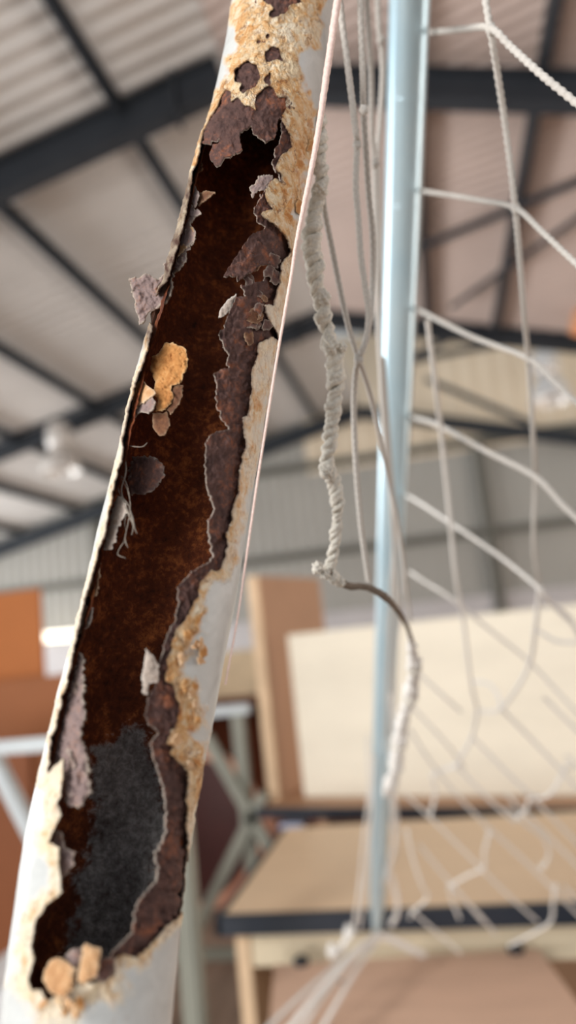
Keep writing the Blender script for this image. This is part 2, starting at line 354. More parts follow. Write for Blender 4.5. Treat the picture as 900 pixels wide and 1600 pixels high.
# ------------------------------------------------------------ lamps
def high_bay(px, py_top, py_bot, Y, zhang, label, amber=False):
    c = at_y(px, py_bot, Y); t = at_y(px, py_top, Y); h = t[2]-c[2]; x, y, z = c
    e = empty('high_bay_lamp', c, label, 'lamp', 'high bay lamps under the roof')
    rm = M['amber'] if amber else M['lamp']
    lathe('reflector', [(h*.36, 0), (h*.37, .01), (h*.345, h*.14), (h*.27, h*.3), (h*.19, h*.42), (h*.17, h*.46), (h*.16, h*.45), (h*.25, h*.29), (h*.33, h*.13), (h*.36, 0)], c, rm, e)
    lathe('ballast_housing', [(0.001, h*.46), (h*.2, h*.47), (h*.235, h*.55), (h*.24, h*.72), (h*.21, h*.86), (h*.1, h*.96), (.001, h*.98)], c, M['lamp'], e)
    lathe('lamp_bulb', [(.001, h*.08), (h*.07, h*.12), (h*.085, h*.2), (h*.05, h*.36), (.001, h*.38)], c, M['white'], e)
    bar('hanger_rod', (x, y, z+h*.96), (x, y, zhang), .025, .025, M['steel'], e, 0, up=(0, 1, 0))
    return e
high_bay(96, 655, 738, 10.7, 5.25, 'pale bell-shaped high bay lamp hanging on the left near the rusted post')
high_bay(862, 540, 628, 12.5, 7.8, 'pale bell-shaped high bay lamp hanging behind the net against the beige wall')
high_bay(925, 425, 512, 10.2, 5.1, 'high bay lamp with warm light painted on its reflector, cut off by the right edge of the photo', True)
e = empty('tube_light', at_y(57, 995, 15.95), 'lit fluorescent batten on the far wall beside the orange board', 'light')
a = at_y(63, 996, 15.9); b = at_y(140, 990, 15.9)
bar('lamp_tube', a, b, .12, .2, M['lit'], e, .02); bar('lamp_housing', a+np.array([0, .12, .0]), b+np.array([0, .12, .0]), .12, .24, M['white'], e, .01)

# ------------------------------------------------------------ furniture
b = empty('lab_bench', (-.2, 2.5, 0), 'long beech-topped work bench with dark blue-black edging under the net', 'bench')
XB = .62
bx('worktop', (-.70, 2.1, .705), (XB, 2.95, .75), M['top'], b, .003)
bx('edge_strip', (-.72, 2.075, .70), (XB, 2.1, .752), M['edge'], b, .004)
bx('edge_strip', (-.722, 2.075, .70), (-.70, 2.95, .7515), M['edge'], b, .004)
bx('apron', (-.64, 2.13, .60), (XB, 2.15, .704), M['apron'], b, .002)
bx('side_panel', (-.68, 2.12, 0), (-.64, 2.9, .704), M['edge_pale'], b, .002)
bx('side_panel', (XB-.04, 2.12, 0), (XB, 2.9, .704), M['edge_pale'], b, .002)
bx('back_panel', (-.64, 2.86, .05), (XB-.04, 2.88, .704), M['tan'], b, .002)
ko = np.array([-.913, 3.314, 0]); kx = np.array([1.298, -.317, 0]); kx /= np.linalg.norm(kx); ky = np.array([-kx[1], kx[0], 0])
def on_carrel(px, py, yl):                     # pixel -> carrel's own x and z at its own depth yl
    q = ray(px, py); P = CP+q*(((ko+ky*yl-CP)@ky)/(q@ky)); return float((P-ko)@kx), float(P[2])
k = empty('study_carrel', ko, 'study desk with a tall tan side panel and a wide cream back board', 'desk')
def kb(name, a, b, mat, bev=.002): return bx(name, ko+np.array(a), ko+np.array(b), mat, k, bev)
kb('worktop', (0, .025, .70), (1.46, 1.1, .745), M['tan'], .003)
kb('edge_strip', (-.005, 0, .705), (1.46, .025, .748), M['edge'], .003)
xs, _z = on_carrel(438, 1248, .16); zt = on_carrel(420, 897, .16)[1]; zb = on_carrel(470, 990, .2)[1]
kb('side_panel', (xs-.05, .16, .745), (xs, .92, zt), M['tan'])
kb('panel_edging', (xs-.052, .14, .745), (xs+.002, .16, zt), M['edge_pale'])
kb('back_board', (on_carrel(460, 1100, .2)[0], .2, .745), (1.46, .24, zb), M['cream'], .004)
kb('leg_panel', (.27, .05, 0), (.31, 1.05, .70), M['tan']); kb('leg_panel', (1.40, .05, 0), (1.44, 1.05, .70), M['tan'])
k.matrix_basis = Matrix.Translation(Vector(ko)) @ Matrix.Rotation(math.atan2(kx[1], kx[0]), 4, 'Z')
# low plywood table in front of the bench
q = [at_z(428, 1507, .64), at_z(842, 1482, .64)]; d = at_z(420, 1600, .64)-q[0]; d = d/np.linalg.norm(d)
t = empty('plywood_table', (q[0]+q[1])/2*np.array([1, 1, 0])+d*.35, 'low pinkish plywood table top with two dark rubber buffers at its far edge', 'table')
bm = bmesh.new(); P = [q[0], q[1], q[1]+d*.8, q[0]+d*.8]
lo = [bm.verts.new(p-np.array([0, 0, .022])) for p in P]; hi = [bm.verts.new(p) for p in P]
for i in range(4): bm.faces.new([lo[i], lo[(i+1) % 4], hi[(i+1) % 4], hi[i]])
bm.faces.new(lo[::-1]); bm.faces.new(hi); bobj('tabletop', bm, M['ply'], t, bevel=.002)
for px, py in ((471, 1506), (806, 1487)):
    c = at_z(px, py, .64); lathe('rubber_buffer', [(.001, 0), (.02, 0), (.022, .006), (.019, .014), (.001, .016)], c, M['rubber'], t, 16)
c = at_z(533, 1534, .64); lathe('screw_head', [(.001, 0), (.006, 0), (.005, .003), (.001, .0035)], c, M['rubber'], t, 12)
e1 = (q[1]-q[0])/np.linalg.norm(q[1]-q[0])
for i, j in ((.06, .06), (.06, .72), (.65, .06), (.65, .72)):
    p = q[0]+e1*i+d*j; bar('leg', (p[0], p[1], 0), (p[0], p[1], .618), .035, .035, M['frame'], t, .002, up=(0, 1, 0))
# trestle with X braces behind, and the pale frame nearer on the left
def yb(px, py, Y): return at_y(px, py, Y)
t = empty('steel_trestle', (-1.1, 3.4, 0), 'grey steel trestle with crossed braces left of the work bench', 'trestle')
Y = 3.45
za = at_y(375, 1108, Y)
bar('top_rail', (-1.9, Y, za[2]), (-.935, Y, za[2]), .045, .045, M['frame_blue'], t)
for x in (float(at_y(380, 1200, Y)[0]), -1.85): bar('leg', (x, Y, 0), (x, Y, za[2]-.02), .058, .058, M['frame'], t, up=(0, 1, 0))
bar('brace', at_y(322, 1150, Y-.06), at_y(436, 1352, Y-.06), .04, .052, M['frame'], t)
bar('brace', at_y(303, 1460, Y-.06), at_y(412, 1240, Y-.06), .04, .052, M['frame'], t)
zl = at_y(340, 1490, Y)[2]; bar('bottom_rail', (-1.9, Y, zl), (-.90, Y, zl), .04, .05, M['frame'], t)
t = empty('steel_stand', (-.9, 1.75, 0), 'pale grey square-tube steel stand behind the rusted post', 'frame')
Y = 1.75; zt = float(at_y(40, 1165, Y)[2])
xr = float(at_y(295, 1450, Y)[0])
bar('top_rail', (-1.5, Y, zt), (xr+.02, Y, zt), .034, .034, M['frame_blue'], t, .006)
for x in (xr, -1.47): bar('leg', (x, Y, 0), (x, Y, zt-.016), .05, .05, M['frame'], t, .008, up=(0, 1, 0))
bar('brace', at_y(-30, 1145, Y+.05), at_y(75, 1350, Y+.05), .04, .036, M['frame_blue'], t, .005)
# boards and the round top
def upright(name, label, cat, px0, px1, py0, py1, Y, mat, th=.03, group=None):
    a = at_y(px0, py1, Y); bq = at_y(px1, py0, Y)
    o = bx(name, (a[0], Y, max(a[2], 0)), (bq[0], Y+th, bq[2]), mat, None, .003); return tag(o, label, cat, group)
upright('orange_board', 'upright orange-brown board at the left edge behind the rusted post', 'board', -160, 61, 919, 1100, 4.05, M['orange'])
cc = at_y(112, 1052, 3.9)
tag(bx('brown_panel', (-3.2, 3.9, 0), (float(cc[0]), 3.94, float(cc[2])), M['brown'], None, .004), 'tall brown panel standing below the orange board', 'panel')
tag(bx('dark_brown_panel', (-2.6, 2.9, 0), (-1.75, 2.94, 1.12), M['brown_dark'], None, .004), 'dark brown panel behind the pale frame at lower left', 'panel')
t = empty('round_tabletop', at_y(296, 1400, 4.0), 'round maroon tabletop with a salmon rim standing on edge behind the trestle', 'tabletop')
c = at_y(292, 1292, 4.0); rr = .43
for nm, r0, r1, y0, y1, mt in (('tabletop_face', .0, rr-.05, -.03, .03, 'maroon'), ('tabletop_rim', rr-.05, rr, -.035, .035, 'pink')):
    bm = bmesh.new(); n = 48; R0 = []; 
    ring = lambda r, yy: [bm.verts.new((c[0]+r*math.cos(2*math.pi*i/n), c[1]+yy+.0, c[2]+r*math.sin(2*math.pi*i/n))) for i in range(n)]
    rings = [ring(r1, y0), ring(r1, y1), ring(max(r0, .001), y1), ring(max(r0, .001), y0)]
    for A, B in zip(rings, rings[1:]+rings[:1]):
        for i in range(n): bm.faces.new([A[i], A[(i+1) % n], B[(i+1) % n], B[i]])
    bobj(nm, bm, M[mt], t, smooth=False)
bar('table_stem', (c[0], 4.04, c[2]-rr+.02), (c[0], 4.04, 0), .06, .06, M['frame'], t, up=(0, 1, 0))
def shelf_box(label, px0, px1, py0, py1, Y, mat, dep=.35):
    a = at_y(px0, py1, Y); bq = at_y(px1, py0, Y); a[2] = ax[2]+.001
    tag(bx('storage_box', (a[0], Y, a[2]), (bq[0], Y+dep, bq[2]), mat, None, .006), label, 'box')
sh = empty('storage_shelf', (-1.75, 5.6, 0), 'low brown storage shelf behind the trestle', 'shelf')
ax = at_y(345, 1092, 5.4)
bx('shelf_board', (-2.6, 5.4, ax[2]-.05), (-1.1, 5.9, ax[2]), M['darkbox'], sh, .003)
for x in (-2.58, -1.14): bx('side_board', (x, 5.4, 0), (x+.04, 5.9, ax[2]-.05), M['darkbox'], sh, .003)
bx('back_board', (-2.54, 5.86, .0), (-1.14, 5.9, ax[2]-.05), M['darkbox'], sh, .003)
shelf_box('cream storage box on the shelf right of the rusted post', 318, 396, 1015, 1091, 5.45, M['box'])
shelf_box('small dark brown box beside the cream storage box', 407, 424, 1048, 1091, 5.45, M['darkbox'])
def floor_box(name, label, cat, x0, x1, y0, y1, h, mat): tag(bx(name, (x0, y0, 0), (x1, y1, h), mat, None, .005), label, cat)
floor_box('salmon_crate', 'salmon crate on the floor between trestle and desk', 'crate', -1.04, -.92, 3.7, 4.0, .60, M['pink'])
floor_box('pale_blue_bin', 'pale blue bin under the left end of the study desk', 'bin', -.83, -.72, 3.36, 3.5, .66, M['bluewhite'])
floor_box('pale_grey_box', 'pale grey box on the floor at the lower left edge', 'box', -1.62, -1.27, 2.2, 2.5, .52, M['white'])
# ------------------------------------------------------------ rusted post
#POST#
YS = np.array([-40, 0, 100, 190, 260, 400, 430, 530, 600, 690, 740, 860, 920, 1010, 1100, 1200, 1300, 1340, 1430, 1500, 1600, 1640.])
LS = np.array([372, 363, 346, 326, 302, 266, 258, 229, 209, 188, 178, 147, 135, 112, 88, 65, 43, 36, 24, 14, 4, 1.])
RS = np.array([533, 527, 512, 498, 487, 462, 456, 438, 425, 411, 401, 383, 375, 357, 341, 321, 302, 296, 286, 280, 270, 267.])
def smooth(y, f, k=25):
    return sum(np.interp(y+o, YS, f) for o in np.linspace(-k, k, 9))/9
def invd(y): return 1/.431+y/1600*(1/.267-1/.431)
rows = np.concatenate([np.linspace(-60, 1660, 1010)])
mid = (smooth(rows, LS)+smooth(rows, RS))/2; half = (smooth(rows, RS)-smooth(rows, LS))/2
dr = 1/invd(rows); lean = np.arctan(np.gradient(mid, rows)); lean = np.convolve(np.pad(lean, 60, 'edge'), np.ones(121)/121, 'valid')
Rr = half*np.cos(lean)*dr/F*.985
AX = unproj(mid, rows, dr)
T = AX[0]-AX[-1]; T /= np.linalg.norm(T)
def extend(P, R, n_up, up_len, n_dn, dn_len):
    a = [P[0]+T*up_len*(1-i/n_up) for i in range(n_up)]; b = [P[-1]-T*dn_len*((i+1)/n_dn) for i in range(n_dn)]
    return np.vstack([a, P, b]), np.concatenate([np.full(n_up, R[0]), R, np.full(n_dn, R[-1])])
foot = AX[-1][2]/T[2]
AXE, RE = extend(AX, Rr, 6, .9, 8, foot-.02)
rowsE = np.concatenate([np.full(6, -500.), rows, np.full(8, 2600.)])
sl = np.concatenate([[0], np.cumsum(np.linalg.norm(np.diff(AXE, axis=0), axis=1))])
tocam = CP-AX[len(AX)//2]; E0 = tocam-T*(tocam@T); E0 /= np.linalg.norm(E0); E1 = np.cross(T, E0)
if (E1@RC[0]*1) is not None:
    rightw = RC @ np.array([1., 0, 0])
    if E1@rightw < 0: E1 = -E1
post = empty('goal_post', AX[-1]-T*(foot-.02), 'rusted white steel goal post with a long ragged rust hole in front', 'post')
def cyl(theta, off):
    """points of the tube wall: theta (n) in radians, off (rows, n) metres proud of the nominal radius"""
    d = np.cos(theta)[:, None]*E0+np.sin(theta)[:, None]*E1
    return AXE[:, None]+(RE[:, None]+off)[..., None]*d[None]
def poly(*p): return np.array(p, float).reshape(-1, 2)
H1 = poly(342,164, 347,150, 353,140, 361,144, 362,160, 371,153, 378,160, 384,167, 391,166, 398,171, 401,153, 408,146, 413,138, 423,134, 429,144, 436,153, 447,153, 447,169, 441,180, 443,195, 453,212, 456,229, 447,237, 438,244, 433,255, 431,263, 440,275, 441,287, 429,277, 421,285, 416,295, 413,303, 416,310, 426,327, 410,330, 407,336, 420,346, 431,355, 443,366, 449,376, 453,388, 446,402, 438,420, 434,440, 431,461, 427,478, 411,476, 415,488, 421,499, 425,508, 431,520, 432,533, 423,525, 413,531, 404,537, 401,556, 396,567, 391,593, 392,614, 388,646, 378,654, 381,678, 383,695, 379,710, 376,730, 373,755, 371,763, 364,803, 356,834, 353,870, 342,892, 329,892, 322,900, 313,910, 309,932, 298,950, 289,968, 276,985, 268,1005, 262,1030, 259,1063, 269,1069, 280,1106, 278,1128, 266,1144, 259,1162, 272,1166, 264,1176, 272,1184, 290,1203, 292,1234, 291,1279, 293,1347, 293,1385, 288,1423, 262,1444, 241,1468, 214,1496, 193,1489, 179,1496, 179,1520, 155,1533, 117,1537, 95,1550, 74,1565, 66,1544, 52,1547, 45,1530, 55,1496, 50,1482, 55,1444, 72,1416, 97,1396, 97,1375, 93,1351, 95,1323, 79,1316, 90,1292, 97,1272, 91,1254, 98,1241, 100,1183, 77,1208, 79,1165, 93,1110, 110,1057, 118,1004, 134,935, 150,887, 154,874, 158,856, 170,815, 176,786, 184,742, 189,720, 191,700, 194,675, 204,627, 215,589, 228,555, 233,538, 239,510, 230,500, 229,492, 262,435, 277,396, 283,370, 287,349, 293,320, 297,290, 303,270, 311,248, 315,224, 318,205, 324,190, 333,178)
PA = poly(411,-22, 411,0, 429,13, 420,22, 421,29, 433,30, 442,24, 449,20, 451,11, 469,4, 470,-22)
PB = poly(414,80, 429,72, 437,78, 438,89, 444,98, 433,93, 424,97, 415,98)
PC = poly(369,113, 377,102, 387,96, 396,102, 402,104, 407,120, 402,133, 396,142, 380,149, 375,142, 381,133, 369,131)
PD = poly(413,124, 422,113, 423,130, 420,137)
PE = poly(401,67, 405,63, 408,66, 404,70)
PF = poly(415,57, 420,55, 422,58, 417,61)
PG = poly(97,1562, 108,1562, 113,1575, 100,1578)
H2 = poly(300,222, 315,222, 333,219, 346,212, 338,222, 330,229, 326,244, 330,252, 337,258, 346,253, 348,244, 365,241, 380,233, 375,219, 375,207, 382,202, 393,195, 396,204, 407,214, 416,220, 429,214, 434,202, 436,187, 441,180, 443,198, 438,222, 431,229, 432,241, 427,251, 431,266, 440,270, 441,287, 425,280, 416,295, 413,303, 400,318, 399,327, 404,338, 418,350, 412,357, 397,361, 384,376, 377,388, 362,408, 348,427, 372,428, 380,444, 389,461, 372,459, 362,478, 352,508, 342,518, 351,535, 360,552, 357,565, 361,573, 346,574, 333,580, 340,593, 339,620, 350,654, 363,669, 345,672, 331,676, 325,688, 323,720, 324,750, 338,794, 329,821, 336,857, 334,877, 320,882, 302,892, 280,914, 280,941, 276,968, 260,999, 251,1034, 253,1050, 248,1066, 231,1091, 227,1119, 234,1131, 250,1144, 238,1162, 241,1184, 259,1231, 264,1272, 265,1296, 248,1337, 252,1379, 221,1406, 214,1427, 209,1458, 186,1482, 172,1496, 152,1530, 110,1552, 30,1600, -60,1600, -60,1200, 60,1000, 150,620, 220,470, 250,330)
INN = poly(373,434, 392,424, 412,412, 428,410, 424,424, 418,437, 404,437, 388,446)
def warp(P, amp, sc_, seed):
    return P+np.stack([fbm(P[:, 0]/sc_, P[:, 1]/sc_, seed, 3), fbm(P[:, 0]/sc_, P[:, 1]/sc_, seed+50, 3)], 1)*amp
def cutgrid(name, sd, Pfun, mat, parent, attrs, keep=None, rim=.0009, wrap=False, inward=None):
    """mesh the rows x n grid where sd > 0, sliding the border vertices on to the zero line, with a rim folded inwards"""
    n0, n1 = sd.shape
    gi, gj = np.gradient(sd); g2 = gi*gi+gj*gj+1e-6
    inside = sd < 0
    di = np.where(inside, -sd*gi/g2, 0); dj = np.where(inside, -sd*gj/g2, 0)
    L = np.sqrt(di*di+dj*dj)+1e-9; s = np.minimum(1, 1.2/L); di *= s; dj *= s
    V = Pfun(np.arange(n0)[:, None]+di, np.arange(n1)[None]+dj)
    idx = np.arange(n0*n1).reshape(n0, n1)
    a = idx[:-1, :-1]; b = idx[:-1, 1:]; c = idx[1:, 1:]; d = idx[1:, :-1]
    if wrap:
        a = idx[:-1]; b = np.roll(idx, -1, 1)[:-1]; c = np.roll(idx, -1, 1)[1:]; d = idx[1:]
    Q = np.stack([a, b, c, d], -1).reshape(-1, 4); o = ~inside.ravel()
    ok = o[Q].sum(1) >= 2
    if keep is not None: ok &= keep.ravel()[Q].any(1)
    Q = Q[ok]; V = V.reshape(-1, 3)
    e = np.concatenate([Q[:, [0, 1]], Q[:, [1, 2]], Q[:, [2, 3]], Q[:, [3, 0]]]); es = np.sort(e, 1)
    key = es[:, 0].astype(np.int64)*(n0*n1)+es[:, 1]; u, inv, cnt = np.unique(key, return_inverse=True, return_counts=True)
    bd = e[cnt[inv] == 1]
    at = {k: x.ravel() for k, x in attrs.items()}
    if rim and len(bd):
        ub, iv = np.unique(bd, return_inverse=True); iv = iv.reshape(-1, 2)
        nv = len(V); inn = inward(V[ub], ub); V = np.vstack([V, inn])
        R_ = nv+iv
        Q = np.vstack([Q, np.stack([bd[:, 1], bd[:, 0], R_[:, 0], R_[:, 1]], -1)])
        for k in at: at[k] = np.concatenate([at[k], np.full(len(ub), 1.) if k == 'edge' else at[k][ub]])
    used = np.unique(Q); rem = np.zeros(len(V), np.int64); rem[used] = np.arange(len(used))
    return nmesh(name, V[used], rem[Q], mat, parent, {k: x[used] for k, x in at.items()})
# ---- outer painted shell
th = np.concatenate([np.linspace(-100, 100, 215), np.linspace(100, 260, 26)[1:-1]])*math.pi/180
front = np.cos(th) > -.13
base = cyl(th, np.zeros((len(AXE), len(th)))); px, _ = proj(base)
P = px.reshape(-1, 2); msk = (front[None, :] & (np.abs(rowsE-800) < 900)[:, None]).ravel()
HW = np.full(len(P), 400.); _rl = (P[:, 0]-np.interp(P[:, 1], YS, LS))/(np.interp(P[:, 1], YS, RS)-np.interp(P[:, 1], YS, LS)); Pw = P+(warp(P, 2.6, 7, 3)-P)*np.clip((_rl-.02)*4, .15, 1)[:, None]
HW[msk] = sdist(Pw[msk], H1)
hole = HW.copy()
for q, w_ in ((PA, 3), (PB, 3), (PC, 3), (PD, 2), (PE, .5), (PF, .5), (PG, 1)):
    sub = msk & (np.abs(P[:, 0]-q[:, 0].mean()) < 60) & (np.abs(P[:, 1]-q[:, 1].mean()) < 60)
    hole[sub] = np.minimum(hole[sub], sdist(warp(P[sub], w_, 6, 8), q))
shp = (len(AXE), len(th)); hole = hole.reshape(shp); X_, Y_ = P[:, 0].reshape(shp), P[:, 1].reshape(shp); HWg = HW.reshape(shp)
Yr = np.clip(Y_, -60, 1660)
sL = np.interp(Yr, YS, LS); sR = np.interp(Yr, YS, RS); rel = (X_-sL)/(sR-sL)
rightside = rel > .45
nA = fbm(X_/26, Y_/26, 21, 4); nB = fbm(X_/9, Y_/14, 31, 4)
hR = np.interp(Yr, [-60, 330, 400, 440, 700, 760, 880, 930, 1000, 1240, 1300, 1420, 1460, 1520, 1560, 1660], [40, 40, 16, 50, 42, 20, 22, 14, 34, 40, 30, 22, 14, 22, 40, 50])
hL = np.interp(Yr, [-60, 200, 560, 800, 1000, 1180, 1230, 1400, 1480, 1540, 1660], [30, 14, 10, 10, 9, 14, 30, 22, 26, 34, 34])
h = np.where(rightside, hR, hL)
rust = 1-sstep(.45, 1.35, HWg/h+nA*.55+nB*.25)
R1 = poly(372,-60, 362,40, 352,110, 340,165, 330,185, 342,170, 420,200, 470,330, 452,370, 440,340, 462,290, 478,250, 488,205, 492,165, 478,140, 468,112, 474,85, 494,80, 505,72, 505,40, 500,-60)
sub = msk & (P[:, 1] < 420)
r1 = np.full(len(P), 99.); r1[sub] = sdist(warp(P[sub], 22, 24, 77), R1); r1 = r1.reshape(shp)
rust = np.maximum(rust, 1-sstep(-10, 7, r1))
bot = poly(40,1545, 60,1530, 130,1540, 125,1585, 150,1640, 150,1700, 30,1700, 45,1600)
sub = msk & (P[:, 1] > 1450); r2 = np.full(len(P), 99.); r2[sub] = sdist(warp(P[sub], 20, 22, 41), bot); rust = np.maximum(rust, .8*(1-sstep(-14, 8, r2.reshape(shp))))
rust = np.where(msk.reshape(shp), rust, 0)
deep = np.interp(Yr, [-60, 120, 300, 420, 700, 900, 960, 1200, 1300, 1660], [.18, .26, .34, .12, .1, .14, .34, .3, .06, .06])
deep = np.where(rightside | (Yr < 260), deep, -.02)+.16*nA
rust = rust*np.where(rightside, np.interp(Yr, [-60, 400, 450, 740, 880, 950, 1240, 1300, 1660], [1, 1, .62, .62, .7, 1, 1, .65, .8]), np.interp(Yr, [-60, 500, 560, 1660], [1, 1, .75, .75]))
crust = rust*(.5*np.abs(fbm(X_/11+nA*2, Y_/8, 5, 4))+.35*fbm(X_/30, Y_/24, 6, 2))
curl = np.exp(-np.clip(hole, 0, 99)/5.)*(.35+.8*np.clip(fbm(X_/16, Y_/16, 9, 2), -.3, 1))
off = crust*.0019+np.where(msk.reshape(shp), curl*.0012, 0)
off = off+np.where(msk.reshape(shp), .00025*fbm(X_/40, Y_/60, 12, 3), 0)
brk = sstep(262, 285, Yr)*(1-sstep(520, 556, Yr))*(1-sstep(.1, .2, rel))
edge = np.where(msk.reshape(shp), .55*np.exp(-np.clip(hole, 0, 99)/1.3), 0)
edge = np.where(msk.reshape(shp), np.maximum(edge, brk*np.clip(.75+.5*nB, 0, 1)), 0)
thw = np.concatenate([th, [th[0]+2*math.pi]])
def outer_pts(offs):
    def f(i, j):
        i = np.clip(i, 0, len(AXE)-1); j = np.clip(j, 0, len(th)-1)
        i0 = np.floor(i).astype(int); fi = i-i0; i1 = np.minimum(i0+1, len(AXE)-1)
        ax = AXE[i0]*(1-fi)[..., None]+AXE[i1]*fi[..., None]; rr_ = RE[i0]*(1-fi)+RE[i1]*fi
        t_ = np.interp(j, np.arange(len(th)), th)
        return ax+(rr_+offs)[..., None]*(np.cos(t_)[..., None]*E0+np.sin(t_)[..., None]*E1)
    return f
axf = lambda ub: AXE[ub//len(th)]
def toward_axis(dist):
    def g(V, ub):
        d = axf(ub)-V; d = d-(d@T)[:, None]*T; return V+d/np.linalg.norm(d, axis=1)[:, None]*dist
    return g
cutgrid('painted_shell', hole/1.7, outer_pts(off), M['shell'], post, {'rust': rust, 'deep': deep, 'edge': edge}, wrap=True, rim=1, inward=toward_axis(.0007))
# ---- dark rust plate just under the shell, seen where the shell is gone
sd2 = np.full(len(P), -9.); near = msk & (hole.ravel() < 26)
sd2[near] = sdist(warp(P[near], 3., 6, 61), H2)
s3 = np.full(len(P), 99.); sub = near & (np.abs(P[:, 1]-425) < 40); s3[sub] = sdist(warp(P[sub], 3, 8, 66), INN)
sd2 = np.minimum(sd2, s3); sd2g = sd2.reshape(shp)
relief = .0011*(.6-2*np.abs(fbm(X_/17+nA, Y_/15, 71, 4)))+.0005*fbm(X_/4, Y_/4, 72, 3)
steps = np.where(sd2g < 14+8*nA, -.0004, 0)
inset = np.interp(Yr, [-60, 200, 300, 340, 420, 900, 1100, 1660], [.0006, .0008, .0012, .0022, .0024, .0018, .0016, .0018])
off2 = -inset+relief+steps+.0006*np.exp(-np.clip(sd2g, 0, 99)/5)
edge2 = np.exp(-np.clip(sd2g, 0, 99)/.8)*sstep(430, 520, Yr)*.5*np.clip(.6+1.3*fbm(X_/12, Y_/12, 19, 2), 0, 1)
keep = (hole < 24) & msk.reshape(shp)
cutgrid('rust_plate', sd2g/1.7, outer_pts(off2), M['dark_rust_plate'], post, {'edge': edge2}, keep=keep, rim=1, inward=toward_axis(.0011))
# ---- far inner wall of the tube
thi = np.linspace(66, 294, 190)*math.pi/180
vi = np.concatenate([np.arange(0, 6), np.arange(6, len(AXE)-8, 2), np.arange(len(AXE)-8, len(AXE))])
basei = AXE[vi][:, None]+(RE[vi]-.0026)[:, None, None]*(np.cos(thi)[None, :, None]*E0+np.sin(thi)[None, :, None]*E1)
pi_, _ = proj(basei); xi, yi = pi_[..., 0], pi_[..., 1]
G = poly(130,1165, 165,1150, 190,1125, 235,1125, 262,1240, 268,1300, 258,1340, 256,1390, 225,1430, 215,1475, 185,1520, 120,1530, 90,1500, 105,1450, 118,1400, 105,1380, 125,1330, 138,1280, 134,1225)
gm = np.full(xi.size, 40.); q = (np.abs(yi-1330) < 260).ravel(); pp = np.stack([xi.ravel(), yi.ravel()], 1); gm[q] = sdist(warp(pp[q], 16, 18, 91), G)
grey = (1-sstep(-34, 16, gm)).reshape(xi.shape)
offi = .0007*fbm(xi/14, yi/14, 81, 4)+.00035*fbm(xi/4, yi/4, 82, 3)
d_ = np.cos(thi)[:, None]*E0+np.sin(thi)[:, None]*E1
Vi = AXE[vi][:, None]+(RE[vi][:, None]-.0026-offi)[..., None]*d_[None]
ix = np.arange(Vi.shape[0]*Vi.shape[1]).reshape(Vi.shape[:2])
nmesh('rusted_inner_wall', Vi.reshape(-1, 3), np.stack([ix[:-1, :-1], ix[1:, :-1], ix[1:, 1:], ix[:-1, 1:]], -1).reshape(-1, 4), M['rusted_inner_wall'], post, {'grey': grey.ravel(), 'edge': 0*grey.ravel()})
# ---- loose flakes, each with its own distance, curl and thickness
def surf_d(x, y):
    m_ = np.interp(y, rows, mid); hf = np.interp(y, rows, half); d = np.interp(y, rows, dr); R = np.interp(y, rows, Rr)
    s = np.clip((x-m_)/hf, -.985, .985); return d-R*np.sqrt(1-s*s)*.97
def flake(pts, lift, mat, tilt=(0, 0), bumpy=.0006, thick=.0007, step=1.4, seed=0, rag=2.5, name='rust_flake', label=None):
    """lift: metres above (+) or below (-) the outer surface; tilt: metres per pixel along x and y"""
    pl = np.asarray(pts, float).reshape(-1, 2); lo = pl.min(0)-5; hi = pl.max(0)+5; c = pl.mean(0)
    gx = np.arange(lo[0], hi[0], step); gy = np.arange(lo[1], hi[1], step); Xg, Yg = np.meshgrid(gx, gy)
    pq = np.stack([Xg.ravel(), Yg.ravel()], 1); sd = sdist(warp(pq, rag, 5, seed+100), pl); sd = -sd.reshape(Xg.shape)
    gi, gj = np.gradient(sd); g2 = gi*gi+gj*gj+1e-6; ins = sd < 0
    di = np.where(ins, -sd*gi/g2, 0); dj = np.where(ins, -sd*gj/g2, 0); L = np.sqrt(di*di+dj*dj)+1e-9; s = np.minimum(1, 1.2/L)
    Xg = Xg+dj*s*step; Yg = Yg+di*s*step
    l = lift+tilt[0]*(Xg-c[0])+tilt[1]*(Yg-c[1])+bumpy*(fbm(Xg/9, Yg/9, seed, 4)*1.3+.5*fbm(Xg/3.2, Yg/3.2, seed+7, 2))-.0006*np.exp(-np.clip(sd, 0, 99)/3)
    V = unproj(Xg, Yg, surf_d(Xg, Yg)-l)
    n0, n1 = sd.shape; idx = np.arange(n0*n1).reshape(n0, n1)
    Q = np.stack([idx[:-1, :-1], idx[1:, :-1], idx[1:, 1:], idx[:-1, 1:]], -1).reshape(-1, 4); Q = Q[(~ins).ravel()[Q].sum(1) >= 2]
    u = np.unique(Q); rem = np.zeros(n0*n1, int); rem[u] = np.arange(len(u))
    ed = np.exp(-np.clip(sd, 0, 99)/1.2).ravel()*.7
    o = nmesh(name, V.reshape(-1, 3)[u], rem[Q], mat, post, {'edge': ed[u]})
    md = o.modifiers.new('thickness', 'SOLIDIFY'); md.thickness = thick; md.offset = -1
    if label: o['label'] = label
    return o
PG_, DK, OR, TN, BR, PL = (M[k] for k in ('purple_grey_rust', 'dark_rust_plate', 'orange_rust_flake', 'tan_paint_flake', 'brown_rust_flake', 'pale_grey_flake'))
def z(pts, ox, oy, s): return [(ox+pts[i]/s, oy+pts[i+1]/s) for i in range(0, len(pts), 2)]
flake(z([105,385,150,355,190,370,235,335,280,350,330,385,350,360,385,335,440,400,440,470,400,560,300,620,250,660,240,700,215,715,185,750,175,710,185,680,150,610,160,560,130,480], 180, 360, 5), .001, PG_, (.00002, 0), .0014, .0012, seed=1, label='purple grey rust flake curled out past the left edge')
flake(z([140,455,160,460,160,560,190,620,150,690,185,780,150,860,60,900,20,960,0,1000,-20,960,20,900,60,770,90,640,120,540], 260, 180, 4.09), +.0008, PG_, bumpy=.0011, seed=2)
